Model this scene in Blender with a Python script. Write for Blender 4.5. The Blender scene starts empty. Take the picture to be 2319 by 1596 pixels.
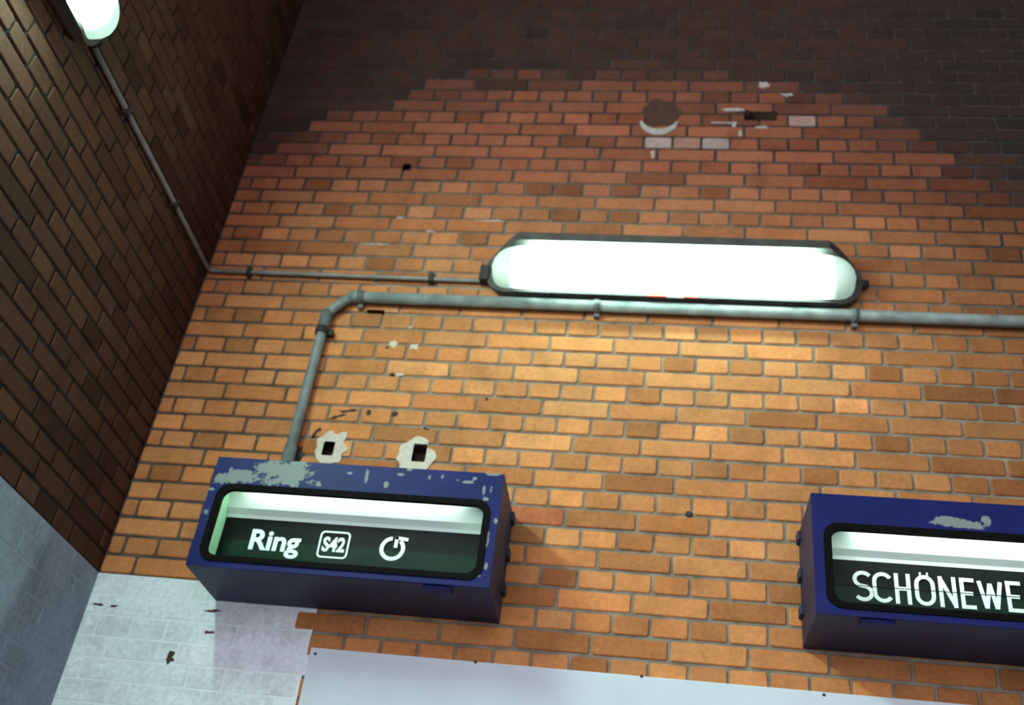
import bpy, bmesh, math, random
from mathutils import Vector, Matrix, noise

random.seed(7)
scene = bpy.context.scene
C = scene.collection

# ------------------------------------------------------------------ camera
RC = ((0.9886289069746341, 0.09334310115276888, 0.11789804816583639),      # image right
      (0.043681842699650655, 0.5719526827812378, -0.8191227168607416),     # image down
      (-0.14389155955959648, 0.8149584002427017, 0.5613715569575722))      # forward
CAM = Vector((0.5341, -3.4962, 1.65)); FPX = 2405.23; W0, H0 = 2319.0, 1596.0
cam_data = bpy.data.cameras.new('camera'); cam = bpy.data.objects.new('camera', cam_data); C.objects.link(cam)
cam_data.sensor_fit = 'HORIZONTAL'; cam_data.sensor_width = 36.0
cam_data.lens = 36.0 * FPX / W0
cam_data.clip_start = 0.05; cam_data.clip_end = 200
r, d, f = (Vector(v) for v in RC)
cam.matrix_world = Matrix(((r.x, -d.x, -f.x, CAM.x), (r.y, -d.y, -f.y, CAM.y), (r.z, -d.z, -f.z, CAM.z), (0, 0, 0, 1)))
cam_data.dof.use_dof = True; cam_data.dof.focus_distance = 2.9; cam_data.dof.aperture_fstop = 2.1
scene.camera = cam

# ------------------------------------------------------------------ world and exposure
world = bpy.data.worlds.new('hall_ambient'); scene.world = world; world.use_nodes = True
bg = world.node_tree.nodes['Background']
bg.inputs[0].default_value = (0.88, 0.90, 1.0, 1); bg.inputs[1].default_value = 3.2
scene.view_settings.view_transform = 'Standard'; scene.view_settings.look = 'None'
scene.view_settings.gamma = 1.0; scene.view_settings.use_curve_mapping = False
scene.view_settings.exposure = 0.0
LAMP_POWER = 60.0         # radiance of the end wall lamp's diffuser
SIDE_LAMP_POWER = 135.0   # radiance of the side wall lamp's diffuser, raised to light the corner
TUBE_POWER = 20.0          # radiance of the tubes inside the signs

# ------------------------------------------------------------------ geometry constants (metres)
U = 0.13                 # one header module: 120 mm brick + 10 mm joint
CO = 0.077               # one course
Z0 = 4.1913              # centre height of course 0
XL = -1.49               # the side wall
BX0, BX1, BZ0, BZ1, BD = -1.018, 0.007, 2.928, 3.338, 0.315   # sign box


def pix(x, y, ax, val):
    """the point where the ray of photo pixel x,y meets the plane coordinate[ax] = val"""
    a = (x - W0 / 2) / FPX; b = (y - H0 / 2) / FPX
    v = Vector([a * RC[0][i] + b * RC[1][i] + RC[2][i] for i in range(3)])
    return CAM + v * ((val - CAM[ax]) / v[ax])


def to_px(p):
    q = Vector(p) - CAM
    X = sum(RC[0][i] * q[i] for i in range(3)); Y = sum(RC[1][i] * q[i] for i in range(3)); Z = sum(RC[2][i] * q[i] for i in range(3))
    return (W0 / 2 + FPX * X / Z, H0 / 2 + FPX * Y / Z) if Z > 0.05 else (-9999, -9999)


# ------------------------------------------------------------------ materials
def mat(name, col, rough=0.7, metal=0.0, var=0.12, scale=25.0, bump=0.0, emit=None, spec=0.3):
    m = bpy.data.materials.new(name); m.use_nodes = True
    nt = m.node_tree; b = nt.nodes['Principled BSDF']; L = nt.links.new
    b.inputs['Roughness'].default_value = rough; b.inputs['Metallic'].default_value = metal
    b.inputs['Specular IOR Level'].default_value = spec
    geo = nt.nodes.new('ShaderNodeNewGeometry')
    n = nt.nodes.new('ShaderNodeTexNoise'); n.inputs['Scale'].default_value = scale; n.inputs['Detail'].default_value = 5
    L(geo.outputs['Position'], n.inputs['Vector'])
    mr = nt.nodes.new('ShaderNodeMapRange'); mr.inputs[3].default_value = 1 - var; mr.inputs[4].default_value = 1 + var
    mr.inputs[1].default_value = 0.3; mr.inputs[2].default_value = 0.7
    L(n.outputs['Fac'], mr.inputs[0])
    mx = nt.nodes.new('ShaderNodeMix'); mx.data_type = 'RGBA'; mx.blend_type = 'MULTIPLY'; mx.inputs[0].default_value = 1
    mx.inputs[6].default_value = (*col, 1)
    L(mr.outputs[0], mx.inputs[7]); L(mx.outputs[2], b.inputs['Base Color'])
    if bump:
        bp = nt.nodes.new('ShaderNodeBump'); bp.inputs['Strength'].default_value = bump; bp.inputs['Distance'].default_value = 0.004
        L(n.outputs['Fac'], bp.inputs['Height']); L(bp.outputs[0], b.inputs['Normal'])
    if emit:
        b.inputs['Emission Color'].default_value = (*emit[:3], 1); b.inputs['Emission Strength'].default_value = emit[3]
    m['mul'] = mx.name
    return m


def brick_material(name, from_object):
    m = mat(name, (1, 1, 1), 0.85, 0, 0.13, 55, 0.25, spec=0.2)
    nt = m.node_tree; mx = nt.nodes[m['mul']]
    if from_object:
        src = nt.nodes.new('ShaderNodeObjectInfo'); out = src.outputs['Color']
    else:
        src = nt.nodes.new('ShaderNodeAttribute'); src.attribute_name = 'brick_colour'; out = src.outputs['Color']
    # scattered small stains that sit on the bricks
    geo = nt.nodes.new('ShaderNodeNewGeometry')
    n = nt.nodes.new('ShaderNodeTexNoise'); n.inputs['Scale'].default_value = 7; n.inputs['Detail'].default_value = 6; n.inputs['Roughness'].default_value = 0.65
    nt.links.new(geo.outputs['Position'], n.inputs['Vector'])
    mr = nt.nodes.new('ShaderNodeMapRange'); mr.inputs[1].default_value = 0.30; mr.inputs[2].default_value = 0.55
    mr.inputs[3].default_value = 0.72; mr.inputs[4].default_value = 1.0
    nt.links.new(n.outputs['Fac'], mr.inputs[0])
    m2 = nt.nodes.new('ShaderNodeMix'); m2.data_type = 'RGBA'; m2.blend_type = 'MULTIPLY'; m2.inputs[0].default_value = 1
    nt.links.new(out, m2.inputs[6]); nt.links.new(mr.outputs[0], m2.inputs[7])
    nt.links.new(m2.outputs[2], mx.inputs[6])
    return m


def worn_paint(name, paint, primer, rough=0.45):
    """paint that has flaked off where the mesh attribute 'wear' is high"""
    m = mat(name, paint, rough, 0, 0.18, 9, 0.12, spec=0.12)
    nt = m.node_tree; mul = nt.nodes[m['mul']]; b = nt.nodes['Principled BSDF']
    at = nt.nodes.new('ShaderNodeAttribute'); at.attribute_name = 'wear'
    mr = nt.nodes.new('ShaderNodeMapRange'); mr.inputs[1].default_value = 0.35; mr.inputs[2].default_value = 0.65
    nt.links.new(at.outputs['Fac'], mr.inputs[0])
    mx = nt.nodes.new('ShaderNodeMix'); mx.data_type = 'RGBA'; mx.inputs[7].default_value = (*primer, 1)
    nt.links.new(mul.outputs[2], mx.inputs[6]); nt.links.new(mr.outputs[0], mx.inputs[0])
    nt.links.new(mx.outputs[2], b.inputs['Base Color'])
    return m


M = {}
M['brick_o'] = brick_material('brick_single', True)
M['brick_a'] = brick_material('brick_joined', False)
M['mortar'] = mat('mortar', (0.21, 0.195, 0.165), 0.95, 0, 0.35, 14, 0.3, spec=0.1)
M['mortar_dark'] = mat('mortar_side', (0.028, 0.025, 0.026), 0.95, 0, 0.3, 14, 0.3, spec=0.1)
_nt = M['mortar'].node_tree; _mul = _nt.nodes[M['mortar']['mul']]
_at = _nt.nodes.new('ShaderNodeAttribute'); _at.attribute_name = 'soot_and_falloff'
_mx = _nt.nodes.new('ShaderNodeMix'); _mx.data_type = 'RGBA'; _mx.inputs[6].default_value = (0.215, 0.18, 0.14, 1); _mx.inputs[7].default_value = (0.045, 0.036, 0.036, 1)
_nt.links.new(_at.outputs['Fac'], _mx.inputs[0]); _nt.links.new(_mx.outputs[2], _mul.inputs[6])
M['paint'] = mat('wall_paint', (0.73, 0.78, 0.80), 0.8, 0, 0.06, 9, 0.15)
M['paint_shaded'] = mat('side_wall_paint_shaded', (0.30, 0.34, 0.40), 0.8, 0, 0.10, 9, 0.15)  # white paint with the side wall's shade put into its colour
M['panel'] = mat('panel_white', (0.58, 0.62, 0.66), 0.6, 0, 0.05, 5, 0.05)
M['plaster'] = mat('plaster_white', (0.58, 0.49, 0.41), 0.95, 0, 0.12, 60, 0.4)
M['lime'] = mat('lime_bloom', (0.34, 0.29, 0.27), 0.95, 0, 0.2, 60, 0.4)
M['hole'] = mat('hole_lining', (0.075, 0.035, 0.028), 0.95, 0, 0.3, 40)
M['concrete'] = mat('concrete_plug', (0.060, 0.026, 0.018), 0.95, 0, 0.25, 30, 0.4)
M['tar'] = mat('tar_smear', (0.045, 0.028, 0.02), 0.8, 0, 0.3, 50)
M['pipe'] = mat('grey_pipe_paint', (0.20, 0.215, 0.21), 0.5, 0.0, 0.3, 16, 0.15)
M['pipe_dark'] = mat('pipe_fitting', (0.12, 0.13, 0.13), 0.55, 0.0, 0.3, 20, 0.15)
M['conduit'] = mat('conduit_metal', (0.21, 0.18, 0.16), 0.5, 0.1, 0.25, 16)
M['clip'] = mat('dark_clip', (0.035, 0.028, 0.028), 0.6, 0.1, 0.3, 20)
M['housing'] = mat('lamp_housing', (0.065, 0.055, 0.05), 0.6, 0.1, 0.3, 14)
M['red'] = mat('red_tape', (0.65, 0.05, 0.03), 0.5)
M['white'] = mat('white_enamel', (0.82, 0.86, 0.83), 0.4, 0, 0.04, 6)
M['green'] = mat('sign_liner_green', (0.36, 0.66, 0.42), 0.5, 0, 0.08, 6)
M['blue'] = worn_paint('sign_blue', (0.009, 0.013, 0.095), (0.20, 0.23, 0.215))
M['blue_dull'] = mat('sign_blue_body', (0.012, 0.013, 0.045), 0.5, 0, 0.4, 12, 0.1)
M['rubber'] = mat('black_rubber', (0.005, 0.004, 0.004), 0.7, spec=0.05)
M['flap'] = mat('black_flap', (0.004, 0.006, 0.005), 0.6, 0, 0.2, 8, spec=0.1)
M['flap_low'] = mat('black_flap_low', (0.006, 0.020, 0.012), 0.6, 0, 0.2, 8, spec=0.1)
M['letter'] = mat('letter_white', (0.80, 0.86, 0.82), 0.6, 0, 0.04, 20)
M['floor'] = mat('floor_stone', (0.22, 0.22, 0.22), 0.8, 0, 0.2, 4)
M['ceiling_added'] = mat('ceiling_added_dark', (0.05, 0.045, 0.045), 0.9, 0, 0.3, 3)


def tube_material():
    m = bpy.data.materials.new('fluorescent_tube'); m.use_nodes = True
    b = m.node_tree.nodes['Principled BSDF']
    b.inputs['Base Color'].default_value = (0.9, 0.95, 0.92, 1)
    b.inputs['Emission Color'].default_value = (0.84, 1.0, 0.88, 1); b.inputs['Emission Strength'].default_value = TUBE_POWER
    return m


def diffuser_material(power, end):
    """white plastic bowl; its tubes end short of the bowl, so the rounded ends glow less"""
    m = bpy.data.materials.new('lamp_diffuser'); m.use_nodes = True
    nt = m.node_tree; b = nt.nodes['Principled BSDF']
    b.inputs['Base Color'].default_value = (0.55, 0.60, 0.50, 1); b.inputs['Roughness'].default_value = 0.35
    tc = nt.nodes.new('ShaderNodeTexCoord'); sp = nt.nodes.new('ShaderNodeSeparateXYZ')
    nt.links.new(tc.outputs['Object'], sp.inputs[0])
    ab = nt.nodes.new('ShaderNodeMath'); ab.operation = 'ABSOLUTE'; nt.links.new(sp.outputs[0], ab.inputs[0])
    mr = nt.nodes.new('ShaderNodeMapRange'); mr.interpolation_type = 'SMOOTHERSTEP'
    mr.inputs[1].default_value = 0.50; mr.inputs[2].default_value = 0.665
    mr.inputs[3].default_value = power; mr.inputs[4].default_value = end
    nt.links.new(ab.outputs[0], mr.inputs[0]); nt.links.new(mr.outputs[0], b.inputs['Emission Strength'])
    b.inputs['Emission Color'].default_value = (0.59, 1.0, 0.82, 1)
    return m


def glass_material():
    m = bpy.data.materials.new('window_glass'); m.use_nodes = True
    nt = m.node_tree; nt.nodes.clear()
    o = nt.nodes.new('ShaderNodeOutputMaterial'); mx = nt.nodes.new('ShaderNodeMixShader')
    t = nt.nodes.new('ShaderNodeBsdfTransparent'); t.inputs[0].default_value = (0.90, 0.97, 0.93, 1)
    g = nt.nodes.new('ShaderNodeBsdfGlossy'); g.inputs['Roughness'].default_value = 0.12
    fr = nt.nodes.new('ShaderNodeFresnel'); fr.inputs[0].default_value = 1.12
    nt.links.new(fr.outputs[0], mx.inputs[0]); nt.links.new(t.outputs[0], mx.inputs[1]); nt.links.new(g.outputs[0], mx.inputs[2])
    nt.links.new(mx.outputs[0], o.inputs[0])
    return m


M['tube'] = tube_material(); M['diffuser'] = diffuser_material(LAMP_POWER, 0.34); M['diffuser_side'] = diffuser_material(SIDE_LAMP_POWER, 0.75); M['glass'] = glass_material()


# ------------------------------------------------------------------ object helpers
def link(name, me, parent=None, m=None):
    o = bpy.data.objects.new(name, me); C.objects.link(o)
    if parent: o.parent = parent
    if m is not None and me is not None and not me.materials:
        for x in (m if isinstance(m, (list, tuple)) else [m]): me.materials.append(x)
    return o


def mesh(name, verts, faces, smooth=False):
    me = bpy.data.meshes.new(name); me.from_pydata([tuple(v) for v in verts], [], faces); me.update()
    if smooth: me.shade_smooth()
    return me


def thing(name, label, cat, loc=(0, 0, 0), group=None):
    o = link(name, None); o.location = loc; o['label'] = label; o['category'] = cat
    if group: o['group'] = group
    return o


def box_mesh(name, x0, x1, y0, y1, z0, z1, bev=0.0):
    bm = bmesh.new(); bmesh.ops.create_cube(bm, size=1)
    for v in bm.verts:
        v.co = Vector(((x0 + x1) / 2 + v.co.x * (x1 - x0), (y0 + y1) / 2 + v.co.y * (y1 - y0), (z0 + z1) / 2 + v.co.z * (z1 - z0)))
    if bev: bmesh.ops.bevel(bm, geom=bm.edges[:], offset=bev, segments=2, affect='EDGES', profile=0.5)
    me = bpy.data.meshes.new(name); bm.to_mesh(me); bm.free()
    return me


def sweep(name, path, rad, n=16, cap=True):
    """a round tube along a polyline"""
    pts = [Vector(p) for p in path]; V = []; Fa = []
    t0 = (pts[1] - pts[0]).normalized()
    ref = Vector((0, 0, 1)) if abs(t0.z) < 0.9 else Vector((0, 1, 0))
    nrm = t0.cross(ref).normalized(); prev = t0
    for i, p in enumerate(pts):
        if i == 0: t = t0
        elif i == len(pts) - 1: t = (pts[i] - pts[i - 1]).normalized()
        else: t = ((pts[i] - pts[i - 1]).normalized() + (pts[i + 1] - pts[i]).normalized()).normalized()
        q = prev.rotation_difference(t); nrm = q @ nrm; prev = t
        bi = t.cross(nrm).normalized(); nrm = bi.cross(t).normalized()
        for k in range(n):
            a = 2 * math.pi * k / n
            V.append(p + nrm * (rad * math.cos(a)) + bi * (rad * math.sin(a)))
    for i in range(len(pts) - 1):
        for k in range(n):
            Fa.append((i * n + k, i * n + (k + 1) % n, (i + 1) * n + (k + 1) % n, (i + 1) * n + k))
    if cap:
        Fa.append(tuple(range(n))[::-1]); Fa.append(tuple(range((len(pts) - 1) * n, len(pts) * n)))
    return mesh(name, V, Fa, True)


def bend(p0, corner, p1, rad, n=6):
    """points of a rounded corner"""
    a = Vector(p0) - Vector(corner); b = Vector(p1) - Vector(corner); c = Vector(corner)
    s = c + a.normalized() * rad; e = c + b.normalized() * rad
    return [(1 - t) ** 2 * s + 2 * t * (1 - t) * c + t * t * e for t in [i / n for i in range(n + 1)]]


def rounded(x0, x1, z0, z1, r, n=6):
    P = []
    for cx, cz, a0 in ((x1 - r, z1 - r, 0), (x0 + r, z1 - r, 90), (x0 + r, z0 + r, 180), (x1 - r, z0 + r, 270)):
        for i in range(n + 1):
            a = math.radians(a0 + 90 * i / n); P.append((cx + r * math.cos(a), cz + r * math.sin(a)))
    return P


def ring_mesh(name, outer, inner, y0, y1):
    """a flat ring between two outlines with the same number of points, front at y0, back at y1"""
    n = len(outer); V = []; Fa = []
    for o, y in ((outer, y0), (inner, y0), (inner, y1), (outer, y1)):
        V += [(p[0], y, p[1]) for p in o]
    for a, b in ((0, 1), (1, 2), (2, 3), (3, 0)):
        for k in range(n):
            k2 = (k + 1) % n; Fa.append((a * n + k, a * n + k2, b * n + k2, b * n + k))
    return mesh(name, V, Fa)


def plate_mesh(name, out, y0, y1, inset=0.0):
    n = len(out); cx = sum(p[0] for p in out) / n; cz = sum(p[1] for p in out) / n
    V = []
    for p in out:
        v = Vector((cx - p[0], cz - p[1])); l = v.length or 1; v *= min(inset, l * 0.6) / l
        V.append((p[0] + v.x, y0, p[1] + v.y))
    V += [(p[0], y1, p[1]) for p in out]
    Fa = [tuple(range(n))]
    for k in range(n): Fa.append((k, n + k, n + (k + 1) % n, (k + 1) % n))
    return mesh(name, V, Fa)


def fix_normals(me):
    bm = bmesh.new(); bm.from_mesh(me); bmesh.ops.recalc_face_normals(bm, faces=bm.faces); bm.to_mesh(me); bm.free(); me.update()
    return me


# ------------------------------------------------------------------ the setting: brick walls
def brick_geo(w, h, rnd):
    """a brick face with softened edges: front at y=0, sides running back into the wall"""
    c = 0.006; X = w / 2; Z = h / 2
    out = [(X - c, Z), (-X + c, Z), (-X, Z - c), (-X, -Z + c), (-X + c, -Z), (X - c, -Z), (X, -Z + c), (X, Z - c)]
    out = [(x + rnd.uniform(-.0012, .0012), z + rnd.uniform(-.0012, .0012)) for x, z in out]
    V = [(x * (1 - 0.0035 / X), 0.0, z * (1 - 0.0035 / Z)) for x, z in out] + [(x, 0.0035, z) for x, z in out] + [(x, 0.03, z) for x, z in out]
    Fa = [tuple(range(8))[::-1]]
    for a in (0, 8):
        for k in range(8):
            k2 = (k + 1) % 8; Fa.append((a + k, a + k2, a + 8 + k2, a + 8 + k))
    return V, Fa


def holed_geo(x0, x1, z0, z1, holes):
    xs = sorted({x0, x1} | {min(max(v, x0), x1) for hh in holes for v in hh[:2]})
    zs = sorted({z0, z1} | {min(max(v, z0), z1) for hh in holes for v in hh[2:]})
    V = []; Fa = []; cells = set()
    for i in range(len(xs) - 1):
        for j in range(len(zs) - 1):
            mx, mz = (xs[i] + xs[i + 1]) / 2, (zs[j] + zs[j + 1]) / 2
            if not any(a < mx < b and c < mz < e for a, b, c, e in holes): cells.add((i, j))

    def quad(p):
        b = len(V); V.extend(p); Fa.append((b, b + 1, b + 2, b + 3))
    for i, j in cells:
        a, b, c, e = xs[i], xs[i + 1], zs[j], zs[j + 1]
        quad([(a, 0, c), (b, 0, c), (b, 0, e), (a, 0, e)])
        if (i - 1, j) not in cells: quad([(a, 0, c), (a, 0, e), (a, .03, e), (a, .03, c)])
        if (i + 1, j) not in cells: quad([(b, 0, c), (b, 0, e), (b, .03, e), (b, .03, c)])
        if (i, j - 1) not in cells: quad([(a, 0, c), (b, 0, c), (b, .03, c), (a, .03, c)])
        if (i, j + 1) not in cells: quad([(a, 0, e), (b, 0, e), (b, .03, e), (a, .03, e)])
    return V, Fa


def lay(v, a_min, a_max, header, shift):
    """(start, end) of the bricks of one course in header modules"""
    step, off = (1, 0.0) if header else (2, shift)
    k = math.floor((a_min - off) / step); out = []
    while off + k * step < a_max:
        s, e = off + k * step, off + (k + 1) * step
        s2, e2 = max(s, a_min), min(e, a_max)
        if e2 - s2 > 0.16: out.append((s2, e2, s2 > s, e2 < e))
        k += 1
    return out


HOLES = []       # rectangles (x0, x1, z0, z1) cut into the main wall


def hole_at(px_, py_, w, h):
    p = pix(px_, py_, 1, 0); HOLES.append((p.x - w / 2, p.x + w / 2, p.z - h / 2, p.z + h / 2)); return HOLES[-1]


hole_a = hole_at(744, 1016, 0.046, 0.062)
hole_b = hole_at(950, 1026, 0.054, 0.078)
hole_slot = hole_at(850, 706, 0.078, 0.022)
hole_top = hole_at(921, 378, 0.040, 0.042)
hole_break = hole_at(1722, 262, 0.150, 0.062)
hole_break2 = hole_at(1672, 252, 0.100, 0.020)

SPECIAL = {(4, 9.5): 1.55, (8, -1.5): 1.35, (4, 2.5): 1.2, (12, 6.5): 1.25, (-8, 10.5): 1.35, (-8, 11.5): 1.2, (-6, 11.5): 1.35, (-6, 13.5): 1.15,
           (-4, -8.5): 1.45, (-4, -10.5): 1.3, (-6, -9.5): 1.4, (-4, 12.5): 1.2, (0, 11.5): 1.25, (2, 11.5): 1.2, (3, 10.5): 1.1,
           (14, 1.5): 0.62, (12, 0.5): 0.62, (12, 3.5): 0.72, (13, 0.0): 0.5, (13, 3.5): 0.75, (12, 1.5): 1.2, (12, 2.5): 1.2, (15, 2.5): 1.2,
           (15, 6.5): 0.72, (17, 1.5): 0.7, (17, 3.5): 0.8, (2, -9.5): 0.75, (0, -10.5): 0.8, (8, -9.5): 0.75, (10, -10.5): 0.7,
           (-6, -10.5): 0.75, (-9, 1.0): 0.8, (-8, 0.5): 0.6, (-14, 1.5): 0.7, (4, -11.2): 0.85, (13, 6.5): 0.8, (11, 0.5): 0.9}
LIMY = {(-14, 3.5): 0.6, (-14, 4.5): 0.22, (-14, 5.5): 0.5, (-16, 8.5): 0.4}


def soot_falloff_line(u):
    """height (in courses) above which the bricks darken: sooty at the top, painted light falloff on the right"""
    pts = [(-12, -9.0), (-10.5, -11.5), (-8, -14.4), (-5, -16.6), (-2, -17.7), (4, -17.7), (9, -16.4), (12.7, -12.5), (16, -8), (33, -4)]  # the drop at the right end stands in for light falloff
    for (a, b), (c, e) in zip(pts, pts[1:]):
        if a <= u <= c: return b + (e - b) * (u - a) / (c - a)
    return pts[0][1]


def brick_colour(wall, v, uc, rnd):
    t = rnd.random(); k = rnd.uniform(0.85, 1.12); hue = rnd.uniform(-1, 1)
    if t < 0.14: k *= 0.72; hue -= 0.6
    elif t < 0.25: k *= 1.18; hue += 0.4
    col = (0.55, 0.210 * (1 + .07 * hue), 0.072 * (1 + .12 * hue))
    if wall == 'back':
        # light falling off towards the top, put into the brick colour
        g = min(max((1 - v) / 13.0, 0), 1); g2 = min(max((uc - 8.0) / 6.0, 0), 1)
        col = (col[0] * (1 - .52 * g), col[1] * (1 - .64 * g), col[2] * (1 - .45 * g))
        col = [c * (1 - .50 * g2) for c in col]                     # and the dimmer light towards the right, painted in too
        key = (v, round(uc * 2) / 2)
        if key in SPECIAL: k = SPECIAL[key]
        if key == (11, 0.5): col = (0.52, 0.15, 0.06)
        col = [c * k for c in col]
        s = min(max((soot_falloff_line(uc) + .6 - v + rnd.uniform(-1.0, 1.0)) / 3.6, 0), 1)
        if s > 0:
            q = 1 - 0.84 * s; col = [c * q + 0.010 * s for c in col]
        if key in LIMY:
            w = LIMY[key]; col = [c * (1 - w) + x * w for c, x in zip(col, (0.42, 0.36, 0.34))]
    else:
        col = [c * k * q for c, q in zip(col, (0.155, 0.155, 0.24))]      # same brick, with the side wall's shade put into its colour
    return (*[min(c, 0.9) for c in col], 1)


def build_wall(name, a_min, a_max, v_min, v_max, header_even, xform, label_mat, paint_to, holes=(), lap=(0, 0)):
    """xform: object matrix; local x runs along the wall, local -y faces the room"""
    rnd = random.Random(len(name) * 17)
    z_lo, z_hi = Z0 - (v_max + .5) * CO, Z0 - (v_min - .5) * CO
    x_lo, x_hi = a_min * U - lap[0], a_max * U + lap[1]
    zp = Z0 - 15.5 * CO                                            # top of the painted part
    xs = sorted({x_lo, x_hi, min(max(paint_to * U, x_lo), x_hi)} | {q for h in holes for q in h[:2]})
    zs = sorted({z_lo, z_hi, zp} | {q for h in holes for q in h[2:]})
    xs = sorted(set(xs) | {x_lo + 2 * U * i for i in range(1, int((x_hi - x_lo) / (2 * U)))})
    zs = sorted(set(zs) | {z_lo + CO * i for i in range(1, int((z_hi - z_lo) / CO))})
    V = []; Fa = []; MI = []
    for i in range(len(xs) - 1):
        for j in range(len(zs) - 1):
            mx, mz = (xs[i] + xs[i + 1]) / 2, (zs[j] + zs[j + 1]) / 2
            if any(a < mx < b and c < mz < e for a, b, c, e in holes): continue
            p = mz < zp and mx < paint_to * U
            y = 0.0012 if p else 0.0065
            b = len(V); V += [(xs[i], y, zs[j]), (xs[i + 1], y, zs[j]), (xs[i + 1], y, zs[j + 1]), (xs[i], y, zs[j + 1])]
            Fa.append((b, b + 1, b + 2, b + 3)); MI.append(1 if p else 0)
    # body behind the face
    b = len(V); yb = 0.26
    V += [(x_lo, .0065, z_lo), (x_hi, .0065, z_lo), (x_hi, .0065, z_hi), (x_lo, .0065, z_hi), (x_lo, yb, z_lo), (x_hi, yb, z_lo), (x_hi, yb, z_hi), (x_lo, yb, z_hi)]
    for q in ((4, 7, 6, 5), (0, 4, 5, 1), (1, 5, 6, 2), (2, 6, 7, 3), (3, 7, 4, 0)): Fa.append(tuple(b + i for i in q)); MI.append(0)
    me = mesh(name, V, Fa)
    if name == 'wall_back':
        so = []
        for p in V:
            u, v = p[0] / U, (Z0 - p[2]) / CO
            so.append(min(1, max(0, (soot_falloff_line(u) + 15 - v) / 11, 0.75 * min(1, max(0, (-5.0 - u) / 3)))))  # sooty joints; on the right they follow the painted light falloff
        at = me.attributes.new('soot_and_falloff', 'FLOAT', 'POINT'); at.data.foreach_set('value', so)
    wall = link(name, me, None, [label_mat, M['paint'] if name == 'wall_back' else M['paint_shaded']]); wall.matrix_world = xform
    me.polygons.foreach_set('material_index', MI); wall['kind'] = 'structure'
    # the bricks
    todo = []
    for v in range(v_min, v_max + 1):
        hd = (v % 2 == 0) == header_even
        shift = 0.5 if v % 4 == 1 else 1.5
        if not header_even: shift = 0.5 if v % 4 == 0 else 1.5
        for s, e, cs, ce in lay(v, a_min, a_max, hd, shift):
            uc = (s + e) / 2
            x0, x1 = s * U + (0.002 if cs else 0.005), e * U - (0.002 if ce else 0.005)
            z = Z0 - v * CO; z0, z1 = z - CO / 2 + 0.0055, z + CO / 2 - 0.0055
            painted = v >= 16 and uc < paint_to
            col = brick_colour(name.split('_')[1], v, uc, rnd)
            if painted:
                k = rnd.uniform(.98, 1.02)
                col = (0.72 * k, 0.78 * k, 0.79 * k, 1) if uc < -8.2 else (0.74 * k, 0.76 * k, 0.80 * k, 1)
                if name == 'wall_left': col = (0.29 * k, 0.33 * k, 0.39 * k, 1)  # white paint darkened to carry the side wall's shade
                x0 -= .0038; x1 += .0038; z0 -= .0042; z1 += .0042
            c = xform @ Vector(((x0 + x1) / 2, 0, z))
            q = [to_px(xform @ Vector(p)) for p in ((x0, 0, z0), (x1, 0, z0), (x1, 0, z1), (x0, 0, z1))]
            area = 0.5 * abs((q[2][0] - q[0][0]) * (q[3][1] - q[1][1]) - (q[3][0] - q[1][0]) * (q[2][1] - q[0][1]))
            cx, cy = sum(p[0] for p in q) / 4, sum(p[1] for p in q) / 4
            seen = -25 < cx < W0 + 25 and -15 < cy < H0 + 15
            if name == 'wall_back':
                for rx in ((470, 1110, 1075, 1375), (1860, 2400, 1150, 1500), (1180, 1880, 575, 650)):     # behind signs and lamp
                    if rx[0] < cx < rx[1] and rx[2] < cy < rx[3]: seen = False
                if uc > paint_to and v > 18: seen = False                                                   # behind the panel
            todo.append((area if seen else -1, v, x0, x1, z0, z1, col))
    order = sorted(range(len(todo)), key=lambda i: -todo[i][0])
    single = {i for i in order[:300] if todo[i][0] > 60}
    cache = {}; SV = []; SF = []; SC = []
    for i, (ar, v, x0, x1, z0, z1, col) in enumerate(todo):
        mine = [h for h in holes if h[0] < x1 and h[1] > x0 and h[2] < z1 and h[3] > z0]
        cx, cz = (x0 + x1) / 2, (z0 + z1) / 2
        if mine and any(h[0] <= x0 and h[1] >= x1 and h[2] <= z0 and h[3] >= z1 for h in mine): continue
        jit = rnd.uniform(-.0012, .0016) * (0.2 if col[2] > 0.36 else 1)
        if i in single:
            if mine:
                g = holed_geo(x0 - cx, x1 - cx, z0 - cz, z1 - cz, [(a - cx, b - cx, c - cz, e - cz) for a, b, c, e in mine]); bme = mesh('brick', *g)
                bme.materials.append(M['brick_o'])
            else:
                key = (round(x1 - x0, 3), round(z1 - z0, 3), rnd.randrange(4))
                if key not in cache:
                    cache[key] = mesh('brick', *brick_geo(x1 - x0, z1 - z0, rnd)); cache[key].materials.append(M['brick_o'])
                bme = cache[key]
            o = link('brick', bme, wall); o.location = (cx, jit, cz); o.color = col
            if col[2] < 0.36: o.rotation_euler = (rnd.uniform(-.008, .008), rnd.uniform(-.004, .004), rnd.uniform(-.004, .004))
        else:
            g = holed_geo(x0 - cx, x1 - cx, z0 - cz, z1 - cz, [(a - cx, b - cx, c - cz, e - cz) for a, b, c, e in mine]) if mine else brick_geo(x1 - x0, z1 - z0, rnd)
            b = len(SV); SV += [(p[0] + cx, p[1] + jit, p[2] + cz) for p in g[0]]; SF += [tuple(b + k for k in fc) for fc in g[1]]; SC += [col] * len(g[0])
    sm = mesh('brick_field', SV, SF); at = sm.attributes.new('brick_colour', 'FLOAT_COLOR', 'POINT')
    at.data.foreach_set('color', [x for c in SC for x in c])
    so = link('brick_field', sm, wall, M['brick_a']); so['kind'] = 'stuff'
    return wall


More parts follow.
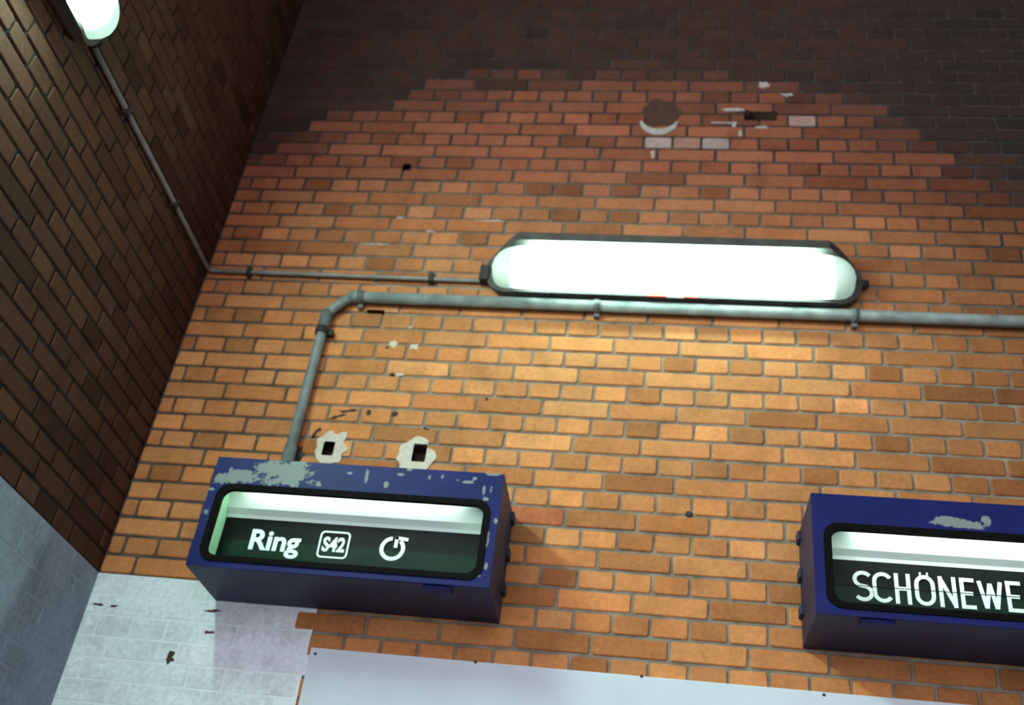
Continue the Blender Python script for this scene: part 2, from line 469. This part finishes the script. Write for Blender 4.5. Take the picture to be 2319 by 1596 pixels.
wall_back = build_wall('wall_back', XL / U, 34.0, -45, 53, True, Matrix.Identity(4), M['mortar'], -4.93, HOLES, (0.012, 0))
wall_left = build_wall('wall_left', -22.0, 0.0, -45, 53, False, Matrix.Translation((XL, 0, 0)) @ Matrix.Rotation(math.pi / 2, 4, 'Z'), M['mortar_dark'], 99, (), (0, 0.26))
wall_back['label'] = 'orange brick end wall carrying the signs, painted white low down'
wall_left['label'] = 'brick side wall coloured as if in shade, its white painted lower part greyed'

zf, zc = Z0 - 53.5 * CO, Z0 + 45.5 * CO  # the unseen ceiling and right wall are added to limit ambient light
for nm, bx, mm, lb in (('floor', (-9.0, 34 * U + .26, -10.0, 0.26, zf - .2, zf), 'floor', 'plain grey stone floor of the station hall'),
                       ('ceiling_added', (XL - .26, 34 * U + .26, -10.0, 0.26, zc, zc + .2), 'ceiling_added', 'unseen dark ceiling, added to hold back ambient light'),
                       ('wall_right_added', (34 * U, 34 * U + .26, -10.0, 0.26, zf, zc), 'mortar_dark', 'plain dark wall out of view, added to block ambient light')):
    o = link(nm, box_mesh(nm, *bx), None, M[mm]); o['kind'] = 'structure'; o['label'] = lb

# smooth white board along the foot of the brickwork
ptop = 2.786
trim = link('trim_1', box_mesh('trim_1', -0.627, 34 * U - .02, -0.014, 0.004, 1.30, ptop, 0.002), None, M['panel'])
trim['kind'] = 'structure'; trim['label'] = 'smooth white wall board with small screws below the brickwork'
scr = None
for x_, y_ in ((714, 1480), (1077, 1499), (1453, 1531), (1866, 1573), (2290, 1612)):
    p = pix(x_, y_, 1, -0.014)
    if scr is None:
        scr = plate_mesh('screw', [(0.006 * math.cos(2 * math.pi * k / 10), 0.006 * math.sin(2 * math.pi * k / 10)) for k in range(10)], -0.003, 0.001, 0.002)
        scr.materials.append(M['clip'])
    o = link('screw', scr, trim); o.location = (p.x, -0.014, p.z)


# ------------------------------------------------------------------ marks, holes and plaster on the main wall (parts of the wall)
def blob(px_, py_, rx, rz, seed, rough=0.35, n=22, tilt=0.0):
    p = pix(px_, py_, 1, 0); out = []
    for k in range(n):
        a = 2 * math.pi * k / n
        q = 1 + rough * noise.noise(Vector((math.cos(a) * 1.6 + seed * 7.3, math.sin(a) * 1.6, seed * 3.1))) * 1.6
        x, z = rx * q * math.cos(a), rz * q * math.sin(a)
        out.append((p.x + x * math.cos(tilt) - z * math.sin(tilt), p.z + x * math.sin(tilt) + z * math.cos(tilt)))
    return out


def patch(name, out, thick, m, inset=0.004):
    return link(name, fix_normals(plate_mesh(name, out, -thick, 0.004, inset)), wall_back, m)


def ring_patch(h, ox, oz, seed, grow):
    n = 32; cx, cz = (h[0] + h[1]) / 2, (h[2] + h[3]) / 2; hw, hh = (h[1] - h[0]) / 2, (h[3] - h[2]) / 2
    inn, out = [], []
    for k in range(n):
        a = 2 * math.pi * k / n; c, s = math.cos(a), math.sin(a)
        t = min(hw / abs(c) if abs(c) > 1e-6 else 9, hh / abs(s) if abs(s) > 1e-6 else 9)
        q = 1 + 0.9 * noise.noise(Vector((c * 1.7 + seed, s * 1.7, seed * 2.0)))
        inn.append((cx + t * c, cz + t * s))
        out.append((cx + ox + (t + grow * q) * c, cz + oz + (t + grow * q) * s))
    return link('plaster_patch', fix_normals(ring_mesh('plaster_patch', out, inn, -0.004, 0.006)), wall_back, M['plaster'])


ring_patch(hole_a, 0.012, 0.006, 3.3, 0.040)
ring_patch(hole_b, -0.012, -0.004, 8.1, 0.042)
for h in HOLES:
    x0, x1, z0, z1 = h
    V = [(x, y, z) for y in (0.004, 0.075) for x, z in ((x0, z0), (x1, z0), (x1, z1), (x0, z1))]
    Fa = [(4, 5, 6, 7), (0, 4, 5, 1), (1, 5, 6, 2), (2, 6, 7, 3), (3, 7, 4, 0)]
    link('hole', mesh('hole', V, Fa), wall_back, M['hole'])
for i, a in enumerate(((892, 778, .017, .022), (938, 785, .020, .014), (903, 849, .016, .008), (930, 742, .013, .006))):
    patch('plaster_patch', blob(*a, i + 1.0, 0.6), 0.003, M['plaster'])
for i, a in enumerate(((877, 787, .010, .010), (888, 847, .012, .009), (835, 934, .013, .015), (895, 937, .013, .015), (1102, 904, .008, .01), (955, 380, .022, .010), (1560, 1163, .014, .014))):
    patch('wall_plug', blob(*a, i + 21.0, 0.15), 0.003, M['tar'])
for i, a in enumerate(((764, 943, .034, .011, .45), (790, 931, .035, .010, .15), (716, 980, .026, .012, .9), (965, 970, .016, .008, -.5), (675, 1030, .022, .035, 0))):
    patch('tar_smear', blob(*a[:4], i + 41.0, 0.4, 22, a[4]), 0.0016, M['tar'], 0.006)
# round filled opening high on the wall, lime washed round its lower rim
p = pix(1493, 262, 1, 0)
patch('concrete_plug', blob(1497, 256, .100, .094, 77.0, 0.25, 28), 0.0016, M['concrete'])
cr = []
for k in range(15):
    a = math.radians(205 + 130 * k / 14); cr.append((p.x + .090 * math.cos(a), p.z + .092 * math.sin(a)))
for k in range(15):
    a = math.radians(335 - 130 * k / 14); w = 0.034 * math.sin(math.pi * (k + .7) / 15.4)
    cr.append((p.x + (.094 + w) * math.cos(a), p.z + (.096 + w) * math.sin(a)))
link('plaster_patch', fix_normals(plate_mesh('plaster_patch', cr, -0.0045, 0.004, 0.002)), wall_back, M['lime'])
for i, a in enumerate(((1660, 248, .055, .010), (1632, 278, .045, .006), (1664, 280, .014, .016), (1676, 302, .010, .020), (1724, 288, .026, .010), (1730, 193, .028, .022), (1479, 350, .012, .030), (1782, 214, .03, .012))):
    patch('lime_streak', blob(*a, i + 61.0, 0.4), 0.0022, M['lime'], 0.005)
for i, a in enumerate(((905, 493, .022, .009), (975, 524, .024, .008), (850, 553, .05, .006), (1110, 500, .06, .007))):
    patch('lime_streak', blob(*a, i + 81.0, 0.5), 0.0018, M['lime'], 0.005)
for i, a in enumerate(((385, 1489, .016, .020), (480, 1383, .030, .006), (183, 1367, .016, .006), (222, 1369, .018, .006), (258, 1372, .018, .006), (476, 1432, .018, .007))):
    patch('paint_chip', blob(*a, i + 101.0, 0.5), 0.0022, M['hole'], 0.003)


# ------------------------------------------------------------------ wall lamps
def stadium(hl, rr, zc=0.0, n=10):
    P = []
    for sx, a0 in ((1, -90), (-1, 90)):
        for i in range(n + 1):
            a = math.radians(a0 + 180 * i / n); P.append((sx * hl + rr * math.cos(a), zc + rr * math.sin(a)))
    return P


def loft(name, rings, smooth=True, cap=True):
    n = len(rings[0][0]); V = []; Fa = []
    for out, y in rings: V += [(p[0], y, p[1]) for p in out]
    for i in range(len(rings) - 1):
        for k in range(n):
            k2 = (k + 1) % n; Fa.append((i * n + k, (i + 1) * n + k, (i + 1) * n + k2, i * n + k2))
    if cap: Fa.append(tuple(range((len(rings) - 1) * n, len(rings) * n)))
    me = fix_normals(mesh(name, V, Fa, smooth))
    return me


def make_lamp(label, loc, rotz, tape):
    t = thing('wall_lamp', label, 'lamp', loc, 'fluorescent lamps fixed to the walls'); t.rotation_euler = (0, 0, rotz)
    hl = 0.635
    hm = loft('housing', [(stadium(hl, .112, .004), 0.0), (stadium(hl, .112, .004), -.020), (stadium(hl, .136, .003), -.026),
                          (stadium(hl, .136, .003), -.042), (stadium(hl, .106, -.010), -.043), (stadium(hl, .106, -.010), -.034), (stadium(hl, .09, -.010), -.034)], False)
    n_ = len(stadium(hl, .1))
    for i, v in enumerate(hm.vertices):              # the upper lip reaches forward like a hood
        if 3 * n_ <= i < 5 * n_:
            k2 = min(max((-.05 - v.co.z) / .05, 0), 1); v.co.y -= .031 * k2 * min(1, max(0, (hl + .10 - abs(v.co.x)) / .10))
            k = min(max((v.co.z - .02) / .07, 0), 1); v.co.y -= .090 * k * k * (3 - 2 * k) * min(1, max(0, (hl + .10 - abs(v.co.x)) / .10))
    link('housing', hm, t, M['housing'])
    rings = [(stadium(hl, .105, -.010), -.032), (stadium(hl, .105, -.010), -.060)]
    for s in range(1, 9):
        a = math.radians(90 * s / 8.0); rings.append((stadium(hl, .105 - .068 * (1 - math.cos(a)) - .0005 * s, -.010), -.072 - .064 * math.sin(a)))
    link('diffuser', loft('diffuser', rings), t, M['diffuser'] if tape else M['diffuser_side'])
    clip = box_mesh('clip', -.016, .016, -.079, -.045, -.006, .006, .002); clip.materials.append(M['clip'])
    for x in (-.5, -.17, .17, .5):
        for z in (-.1345,):
            o = link('clip', clip, t); o.location = (x, 0, z)
    for s in (-1, 1):
        link('end_plug', sweep('end_plug', [(s * (hl + .105), -.030, .0), (s * (hl + .158), -.030, .0)], .017), t, M['clip'])
    if tape:
        for x0, x1, mm in ((-.085, -.008, 'red'), (-.008, .060, 'white'), (.060, .118, 'red')):
            link('tape', box_mesh('tape', x0, x1, -.0770, -.066, -.1345, -.1165), t, M[mm])
    return t


LZ = 4.447
make_lamp('wide fluorescent wall lamp with rounded ends directly above the grey pipe', (0.532, 0, LZ), 0, True)
make_lamp('glowing fluorescent lamp fixed to the shaded brick side wall', (XL, -1.255 - .765, LZ), math.pi / 2, False)

# ------------------------------------------------------------------ pipes
PY, PZ, PXV = -0.034, 4.284, -0.880
pp = thing('steel_pipe', 'grey steel pipe bending down from under the lamp to the blue sign', 'pipe', (PXV, PY, BZ1))
pp_inv = Matrix.Translation((-PXV, -PY, -BZ1))


def loc_path(path): return [pp_inv @ Vector(p) for p in path]


a0, a1, a2, a3 = (PXV, PY, BZ1 + .001), (PXV, PY, 4.195), (-0.795, PY, PZ), (34 * U - .03, PY, PZ)
vert = [a0] + bend(a0, a1, a2, .035) + bend(a1, a2, a3, .035)[:4]
link('drop_pipe', sweep('drop_pipe', loc_path(vert), .0205, 18), pp, M['pipe'])
link('long_pipe', sweep('long_pipe', loc_path([(-0.80, PY, PZ), a3]), .0250, 18), pp, M['pipe'])
link('coupling', sweep('coupling', loc_path([(PXV, PY, 4.105), (PXV, PY, 4.20)]), .0255, 18), pp, M['pipe_dark'])
link('coupling', sweep('coupling', loc_path([(-0.80, PY, PZ), (-0.735, PY, PZ)]), .0285, 18), pp, M['pipe'])
link('coupling', sweep('coupling', loc_path([(PXV, PY, BZ1 + .001), (PXV, PY, BZ1 + .21)]), .0245, 18), pp, M['pipe_dark'])
for x in (-0.75, 0.245, 1.262, 2.3):
    link('pipe_clamp', sweep('pipe_clamp', loc_path([(x - .013, PY, PZ), (x + .013, PY, PZ)]), .0295, 18), pp, M['pipe_dark'])
    link('clamp_bolt', box_mesh('clamp_bolt', *[q for q in (x - .012 - PXV, x + .012 - PXV, -.024 - PY, -.002 - PY, PZ - .046 - BZ1, PZ - .022 - BZ1)], .003), pp, M['pipe_dark'])
link('pipe_clamp', sweep('pipe_clamp', loc_path([(PXV, PY, 4.085), (PXV, PY, 4.112)]), .029, 18), pp, M['clip'])
link('clamp_bolt', box_mesh('clamp_bolt', .02, .046, .0, .028, 4.085 - BZ1, 4.112 - BZ1, .003), pp, M['clip'])

CZ = 4.412; CY = -0.017; CR = 0.0105
cd = thing('electric_conduit', 'thin brown conduit running from lamp to lamp round the wall corner', 'conduit', (XL, 0, CZ))


def cl(path): return [Vector(p) - Vector((XL, 0, CZ)) for p in path]


lx = 0.532 - .765
b0, b1, b2, b3 = (lx - .012, CY, CZ + .03), (lx - .012, CY, CZ - .006), (XL + .017, CY, CZ), (XL + .017, -1.235, CZ)
link('conduit_run', sweep('conduit_run', cl([b0] + bend(b0, b1, b2, .02) + bend(b1, b2, b3, .03) + [b3]), CR, 12), cd, M['conduit'])
link('gland', box_mesh('gland', lx - .028 - XL, lx + .012 - XL, -.055, -.004, -.02, .055, .006), cd, M['clip'])
for x in (-1.285, -0.472):
    link('conduit_clip', box_mesh('conduit_clip', x - .011 - XL, x + .011 - XL, -.034, 0.0, -.024, .022, .004), cd, M['clip'])
for y in (-.45, -.95):
    link('conduit_clip', box_mesh('conduit_clip', 0.0, .034, y - .011, y + .011, -.024, .022, .004), cd, M['clip'])


# ------------------------------------------------------------------ lettering
def glyphs(body, bold=0.0, spacing=1.0):
    """outline meshes of the characters of a word, as lists of (verts, faces) sorted left to right, unit scale"""
    cu = bpy.data.curves.new('t', 'FONT'); cu.body = body; cu.size = 1; cu.offset = bold; cu.space_character = spacing; cu.resolution_u = 4
    o = bpy.data.objects.new('t', cu); C.objects.link(o)
    me = bpy.data.meshes.new_from_object(o.evaluated_get(bpy.context.evaluated_depsgraph_get()))
    bm = bmesh.new(); bm.from_mesh(me); bmesh.ops.remove_doubles(bm, verts=bm.verts, dist=1e-5)
    seen = set(); parts = []
    for v in bm.verts:
        if v in seen: continue
        st = [v]; grp = []; seen.add(v)
        while st:
            w = st.pop(); grp.append(w)
            for e in w.link_edges:
                x = e.other_vert(w)
                if x not in seen: seen.add(x); st.append(x)
        parts.append(grp)
    parts = [[min(v.co.x for v in g), max(v.co.x for v in g), set(g)] for g in parts]
    parts.sort(key=lambda q: q[0]); out = []
    for q in parts:
        if out and min(q[1], out[-1][1]) - max(q[0], out[-1][0]) > 0.45 * min(q[1] - q[0], out[-1][1] - out[-1][0]):
            out[-1][0] = min(out[-1][0], q[0]); out[-1][1] = max(out[-1][1], q[1]); out[-1][2] |= q[2]
        else: out.append(q)
    res = []
    for q in out:
        vs = list(q[2]); ix = {v: i for i, v in enumerate(vs)}
        fs = [tuple(ix[v] for v in fc.verts) for fc in bm.faces if fc.verts[0] in q[2]]
        res.append(([(v.co.x, v.co.y) for v in vs], fs))
    bm.free(); bpy.data.objects.remove(o); bpy.data.curves.remove(cu); bpy.data.meshes.remove(me)
    return res


def solid_glyph(name, pts, faces, y, th, parent, m):
    bm = bmesh.new(); vs = [bm.verts.new((p[0], y, p[1])) for p in pts]
    for fc in faces:
        try: bm.faces.new([vs[i] for i in fc])
        except ValueError: pass
    ex = bmesh.ops.extrude_face_region(bm, geom=bm.faces[:])
    for e in ex['geom']:
        if isinstance(e, bmesh.types.BMVert): e.co.y -= th
    bmesh.ops.recalc_face_normals(bm, faces=bm.faces)
    me = bpy.data.meshes.new(name); bm.to_mesh(me); bm.free()
    return link(name, me, parent, m)


def word(body, x0, x1, zb, cap, bold, parent, y, spacing=1.0, upto=None):
    gs = glyphs(body, bold, spacing)
    ref = glyphs('H', bold)[0][0]; h = max(p[1] for p in ref); lo = min(p[0] for p in gs[0][0]); hi = max(p[0] for p in gs[-1][0])
    if upto is not None: hi = min(p[0] for p in gs[upto][0])       # x1 is then where this letter starts
    sx, sz = (x1 - x0) / (hi - lo), cap / h
    for pts, fs in gs:
        solid_glyph('letter', [(x0 + (p[0] - lo) * sx, zb + p[1] * sz) for p in pts], fs, y, 0.0012, parent, M['letter'])


# ------------------------------------------------------------------ destination signs
def wear_value(x, z, chips, seed):
    w = 0.0
    nz = noise.fractal(Vector((x * 22 + seed, z * 22, seed)), 1.0, 2.0, 4) + 0.6 * noise.noise(Vector((x * 110, z * 110, seed)))
    for cx, cz, rx, rz in chips:
        q = ((x - cx) / rx) ** 2 + ((z - cz) / rz) ** 2
        if q < 3.2: w = max(w, min(1.0, max(0.0, 1.0 - 0.55 * q + 0.75 * nz)))
    w = max(w, min(1, max(0, (nz - 1.02) * 2)))
    return w


def make_sign(label, x0, chips, tube_z, tube_y, tube_x):
    """x0: left edge in the world; the box hangs on the wall at y = 0"""
    t = thing('destination_sign', label, 'sign', (x0, 0, BZ0), 'blue train destination signs')
    Wd, Hh = BX1 - BX0, BZ1 - BZ0
    wx0, wx1, wz0, wz1, wr = 0.057, Wd - 0.052, 0.040, 0.284, 0.036          # the window
    th = 0.006
    # open-fronted body
    V = []; Fa = []
    for x, z in ((0, 0), (Wd, 0), (Wd, Hh), (0, Hh)): V += [(x, 0, z), (x, -BD + .012, z)]
    for x, z in ((th, th), (Wd - th, th), (Wd - th, Hh - th), (th, Hh - th)): V += [(x, -th, z), (x, -BD + .012, z)]
    Fa = [(0, 2, 4, 6), (8, 14, 12, 10)]
    for k in range(4):
        k2 = (k + 1) % 4
        Fa.append((2 * k, 2 * k + 1, 2 * k2 + 1, 2 * k2)); Fa.append((8 + 2 * k, 8 + 2 * k2, 9 + 2 * k2, 9 + 2 * k)); Fa.append((2 * k + 1, 9 + 2 * k, 9 + 2 * k2, 2 * k2 + 1))
    bme = fix_normals(mesh('body', V, Fa)); link('body', bme, t, M['blue_dull'])
    # front frame with its window cut out, folded back at the edges; the wear is stored per point
    st = 0.0045; nx, nz = int(Wd / st) + 1, int(Hh / st) + 1
    gx = [Wd * i / nx for i in range(nx + 1)]; gz = [Hh * j / nz for j in range(nz + 1)]
    V = [(x, -BD, z) for z in gz for x in gx]; Fa = []
    ix0, ix1, iz0, iz1 = wx0 - .008, wx1 + .008, wz0 - .008, wz1 + .008

    def inside(x, z):
        if not (ix0 < x < ix1 and iz0 < z < iz1): return False
        ax = max(ix0 + wr - x, x - ix1 + wr, 0); az = max(iz0 + wr - z, z - iz1 + wr, 0)
        return ax * ax + az * az < wr * wr
    for j in range(nz):
        for i in range(nx):
            if inside((gx[i] + gx[i + 1]) / 2, (gz[j] + gz[j + 1]) / 2): continue
            a = j * (nx + 1) + i; Fa.append((a, a + 1, a + nx + 2, a + nx + 1))
    rim = [i for i in range(nx + 1)] + [(j + 1) * (nx + 1) - 1 for j in range(1, nz + 1)] + [nz * (nx + 1) + i for i in range(nx - 1, -1, -1)] + [j * (nx + 1) for j in range(nz - 1, 0, -1)]
    b = len(V); V += [(V[i][0], -BD + .0125, V[i][2]) for i in rim]; n = len(rim)
    for k in range(n): Fa.append((rim[k], b + k, b + (k + 1) % n, rim[(k + 1) % n]))
    fm = mesh('front_frame', V, Fa)
    wl = [wear_value(v[0], v[2], chips, x0 * 3) for v in V]
    at = fm.attributes.new('wear', 'FLOAT', 'POINT'); at.data.foreach_set('value', wl)
    link('front_frame', fm, t, M['blue'])
    # rubber gasket, glass pane
    go = rounded(wx0 - .024, wx1 + .022, wz0 - .020, wz1 + .022, wr + .012); gi = rounded(wx0, wx1, wz0, wz1, wr)
    link('gasket', fix_normals(ring_mesh('gasket', go, gi, -BD - .006, -BD + .012)), t, M['rubber'])
    link('glass_pane', fix_normals(plate_mesh('glass_pane', rounded(wx0 - .006, wx1 + .006, wz0 - .006, wz1 + .006, wr + .004), -BD + .003, -BD + .007)), t, M['glass'])
    # inside: green end plates, white reflector, tube, black flap board
    ie0, ie1 = 0.040, Wd - 0.040; FY = -0.200; FT = 0.234
    for nm, xa, xb in (('end_plate', ie0 - .004, ie0), ('end_plate', ie1, ie1 + .004)):
        link(nm, box_mesh(nm, xa, xb, -BD + .013, FY + .02, .012, Hh - .012), t, M['green'])
    prof = [(FY - .001, FT), (FY - .004, FT + .012), (FY - .020, FT + .030), (FY - .045, Hh - .035), (FY - .075, Hh - .016), (-BD + .016, Hh - .014)]
    V = []; Fa = []
    for y, z in prof: V += [(ie0, y, z), (ie1, y, z), (ie0, y + .003, z + .004), (ie1, y + .003, z + .004)]
    for i in range(len(prof) - 1):
        a, c = 4 * i, 4 * i + 4; Fa += [(a, a + 1, c + 1, c), (a + 2, c + 2, c + 3, a + 3)]
    Fa += [(0, 2, 3, 1), (len(V) - 4, len(V) - 3, len(V) - 1, len(V) - 2)]
    link('reflector', fix_normals(mesh('reflector', V, Fa)), t, M['white'])
    link('floor_tray', box_mesh('floor_tray', ie0, ie1, -BD + .013, FY, .012, .016), t, M['flap'])
    tb = link('fluorescent_tube', sweep('fluorescent_tube', [(tube_x[0], tube_y, tube_z), (tube_x[1], tube_y, tube_z)], .013, 14), t, M['tube'])
    for xa, xb in ((tube_x[0] - .028, tube_x[0] + .001), (tube_x[1] - .001, tube_x[1] + .028)):
        link('tube_socket', sweep('tube_socket', [(xa, tube_y, tube_z), (xb, tube_y, tube_z)], .0135, 12), tb, M['white'])
    fb = link('flap_board', box_mesh('flap_board', ie0, ie1, FY, FY + .02, .012, FT), t, M['flap'])
    # brackets at the wall and a latch underneath
    bk = box_mesh('bracket', -.014, .014, -.05, 0.0, -.018, .018, .004); bk.materials.append(M['blue_dull'])
    for x in (.003, Wd - .003):
        for z in (.385, .245, .115):
            o = link('bracket', bk, t); o.location = (x, 0, z)
    return t, fb, FY, x0


L1 = lambda x, y: (400 + x / 2.899, 1000 + y / 2.899)
L2 = lambda x, y: (1750 + x / 3.093, 1080 + y / 3.093)


def chips_from(L, lst, x0):
    out = []
    for cx, cy, rx, ry in lst:
        a = pix(*L(cx, cy), 1, -BD); b = pix(*L(cx + rx, cy), 1, -BD); c = pix(*L(cx, cy - ry), 1, -BD)
        out.append((a.x - x0, a.z - BZ0, max(abs(b.x - a.x), .006), max(abs(c.z - a.z), .006)))
    return out


ch1 = chips_from(L1, [(700, 205, 185, 85), (430, 225, 150, 45), (300, 240, 55, 40), (820, 145, 70, 24), (880, 265, 70, 22), (1245, 240, 12, 55), (1140, 205, 16, 10),
                      (1375, 280, 14, 22), (1530, 180, 20, 10), (1470, 215, 24, 9), (1660, 235, 10, 18), (1745, 235, 9, 18), (1840, 250, 22, 12), (1905, 265, 40, 11),
                      (1955, 240, 16, 15), (2090, 203, 65, 20), (2018, 320, 10, 36), (2065, 310, 10, 32), (2030, 375, 20, 13), (195, 460, 22, 20), (215, 310, 28, 10),
                      (2040, 640, 8, 46), (2030, 820, 12, 28), (1970, 880, 30, 16), (1840, 890, 28, 14), (1770, 890, 10, 10), (1700, 885, 9, 10), (2095, 520, 8, 18), (920, 885, 10, 8)], BX0)
SX2 = 1.020
ch2 = chips_from(L2, [(1210, 310, 105, 34), (1350, 332, 130, 30), (1500, 310, 34, 40), (720, 1010, 8, 6)], SX2)

s1, fb1, FY, _ = make_sign('blue train sign reading Ring S42, paint flaked grey round its window', BX0, ch1, 0.352, -0.268, (0.11, 0.88))
s2, fb2, FY, _ = make_sign('blue train sign with narrow capitals starting SCHÖNEWE, few paint chips', SX2, ch2, 0.330, -0.276, (0.15, 0.90))
# latches under the boxes
for s, xa, xb in ((s1, .806, .900), (s2, .135, .235)):
    link('latch', box_mesh('latch', xa, xb, -.300, -.255, -.010, .002, .003), s, M['blue'])

FB = FY - 0.0008          # face of the black flap board
# left board: lower flap a shade greener, then the words
for s, fb in ((s1, fb1), (s2, fb2)):
    link('lower_flap', box_mesh('lower_flap', .060, BX1 - BX0 - .060, FY - .003, FY, .075, .150, .0008), fb, M['flap_low'])
FL = FY - 0.0034
TXT = FL


def wx(L, x, y): return pix(*L(x, y), 1, TXT)


R0 = wx(L1, 468, 700); R1 = wx(L1, 815, 660); RT = wx(L1, 490, 572)
word('Ring', R0.x - BX0, R1.x - BX0, R0.z - BZ0, RT.z - R0.z, 0.028, fb1, FL)
# S42 in a rounded frame
q0 = wx(L1, 930, 680); q1 = wx(L1, 1132, 680); qt = wx(L1, 1050, 590); qb = wx(L1, 1010, 765)
qx0, qx1, qz1, qz0 = q0.x - BX0, q1.x - BX0, qt.z - BZ0, qb.z - BZ0
link('line_frame', fix_normals(ring_mesh('line_frame', rounded(qx0, qx1, qz0, qz1, .016), rounded(qx0 + .006, qx1 - .006, qz0 + .006, qz1 - .006, .011), FL - .0012, FL)), fb1, M['letter'])
word('S42', qx0 + .014, qx1 - .014, qz0 + .026, (qz1 - qz0) - .048, 0.036, fb1, FL)
# ring arrow: an open circle that ends in an arrow head
ac = wx(L1, 1416, 702); acx, acz = ac.x - BX0, ac.z - BZ0; ar, aw = 0.0375, 0.0068
V = []; Fa = []; N = 40
for i in range(N + 1):
    a = math.radians(98 + 312 * i / N)
    for rr in (ar - aw, ar + aw):
        V += [(acx + rr * math.cos(a), FL, acz + rr * math.sin(a)), (acx + rr * math.cos(a), FL - .0012, acz + rr * math.sin(a))]
for i in range(N):
    a, b = 4 * i, 4 * i + 4
    Fa += [(a + 1, a + 3, b + 3, b + 1), (a, b, b + 2, a + 2), (a, a + 1, b + 1, b), (a + 2, b + 2, b + 3, a + 3)]
Fa += [(0, 2, 3, 1), (4 * N, 4 * N + 1, 4 * N + 3, 4 * N + 2)]
arrow = link('ring_arrow', fix_normals(mesh('ring_arrow', V, Fa)), fb1, M['letter'])
tip = Vector((acx + .010, acz + .040))
for e in (Vector((acx + .050, acz + .036)), Vector((acx + .010, acz + .004))):
    dd = (e - tip).normalized(); nn = Vector((-dd.y, dd.x)) * 0.006; s_ = tip - dd * .006
    link('ring_arrow', fix_normals(plate_mesh('ring_arrow', [tuple(s_ + nn), tuple(s_ - nn), tuple(e - nn), tuple(e + nn)], FL - .0013, FL)), fb1, M['letter'])
# right board
SB = wx(L2, 590, 866); ST = wx(L2, 620, 657)
zb, cap = SB.z - BZ0, ST.z - SB.z


def arc(cx, cz, rx, rz, a0, a1, n=14): return [(cx + rx * math.cos(math.radians(a0 + (a1 - a0) * k / n)), cz + rz * math.sin(math.radians(a0 + (a1 - a0) * k / n))) for k in range(n + 1)]


STROKES = {   # centre lines in a box 1 x 1
    'S': [arc(.5, .75, .46, .25, 35, 270, 16) + arc(.5, .25, .46, .25, 90, -145, 16)[1:]],
    'C': [arc(.5, .72, .46, .28, 30, 180, 12) + arc(.5, .28, .46, .28, 180, 330, 12)],
    'H': [[(.06, 0), (.06, 1)], [(.94, 0), (.94, 1)], [(.06, .5), (.94, .5)]],
    'Ö': [arc(.5, .70, .44, .30, 0, 180, 12) + arc(.5, .30, .44, .30, 180, 360, 12) + [(.94, .70)], [(.26, 1.10), (.36, 1.10)], [(.64, 1.10), (.74, 1.10)]],
    'N': [[(.06, 0), (.06, 1)], [(.06, 1), (.94, 0)], [(.94, 0), (.94, 1)]],
    'E': [[(.06, 0), (.06, 1)], [(.0, 1), (.96, 1)], [(.06, .5), (.82, .5)], [(.0, 0), (.96, 0)]],
    'W': [[(.0, 1), (.26, 0)], [(.26, 0), (.5, .92)], [(.5, .92), (.74, 0)], [(.74, 0), (1, 1)]],
    'I': [[(.5, 0), (.5, 1)]],
    'D': [[(.06, 0), (.06, 1)], [(.0, 1), (.42, 1)] + arc(.42, .70, .5, .30, 90, 0, 8) + arc(.42, .30, .5, .30, 0, -90, 8) + [(.0, 0)]]}


def stroke_letter(ch, x0, x1, sw, parent, y):
    """one letter of even stroke width sw, as a flat plate"""
    V = []; Fa = []; lift = 0.0
    for line in STROKES[ch]:
        pts = [Vector((x0 + p[0] * (x1 - x0), zb + sw / 2 + p[1] * (cap - sw))) for p in line]
        b = len(V); n = len(pts); lift += 0.00008
        for k, p in enumerate(pts):
            d0 = (pts[k] - pts[k - 1]).normalized() if k else None; d1 = (pts[k + 1] - p).normalized() if k < n - 1 else None
            t_ = ((d0 or d1) + (d1 or d0)).normalized(); nn = Vector((-t_.y, t_.x)) * (sw / 2)
            ext = t_ * (sw * (-.5 if k == 0 else .5 if k == n - 1 else 0)) if n == 2 and abs(t_.x) * abs(t_.y) < .01 and abs(t_.y) > .5 else Vector((0, 0))
            for q in (p + nn + ext, p - nn + ext): V += [(q.x, y - .0012 - lift, q.y), (q.x, y, q.y)]
        for k in range(n - 1):
            a, c = b + 4 * k, b + 4 * k + 4
            Fa += [(a, a + 2, c + 2, c), (a, c, c + 1, a + 1), (a + 2, a + 3, c + 3, c + 2)]
        Fa += [(b, b + 1, b + 3, b + 2), (b + 4 * n - 4, b + 4 * n - 2, b + 4 * n - 1, b + 4 * n - 3)]
    link('letter', fix_normals(mesh('letter', V, Fa)), parent, M['letter'])


spans = [('S', 562, 705, 765), ('C', 700, 845, 780), ('H', 855, 968, 790), ('Ö', 993, 1142, 802), ('N', 1165, 1290, 815), ('E', 1316, 1432, 830), ('W', 1446, 1614, 845), ('E', 1642, 1762, 865)]
last = 0
for ch, xa, xb, ym in spans:
    pa, pb = wx(L2, xa, ym).x - SX2, wx(L2, xb, ym).x - SX2
    stroke_letter(ch, pa + .004, pb - .004, 0.0125, fb2, FL); last = pb
for ch, w_ in (('I', .020), ('D', .056), ('E', .052)):          # the word goes on beyond the photograph's edge
    stroke_letter(ch, last + .010, last + .010 + w_, 0.0125, fb2, FL); last += .010 + w_
link('flap_split', box_mesh('flap_split', .06, BX1 - BX0 - .06, FL - .0022, FL, zb + cap / 2 - .0010, zb + cap / 2 + .0010), fb2, M['flap'])
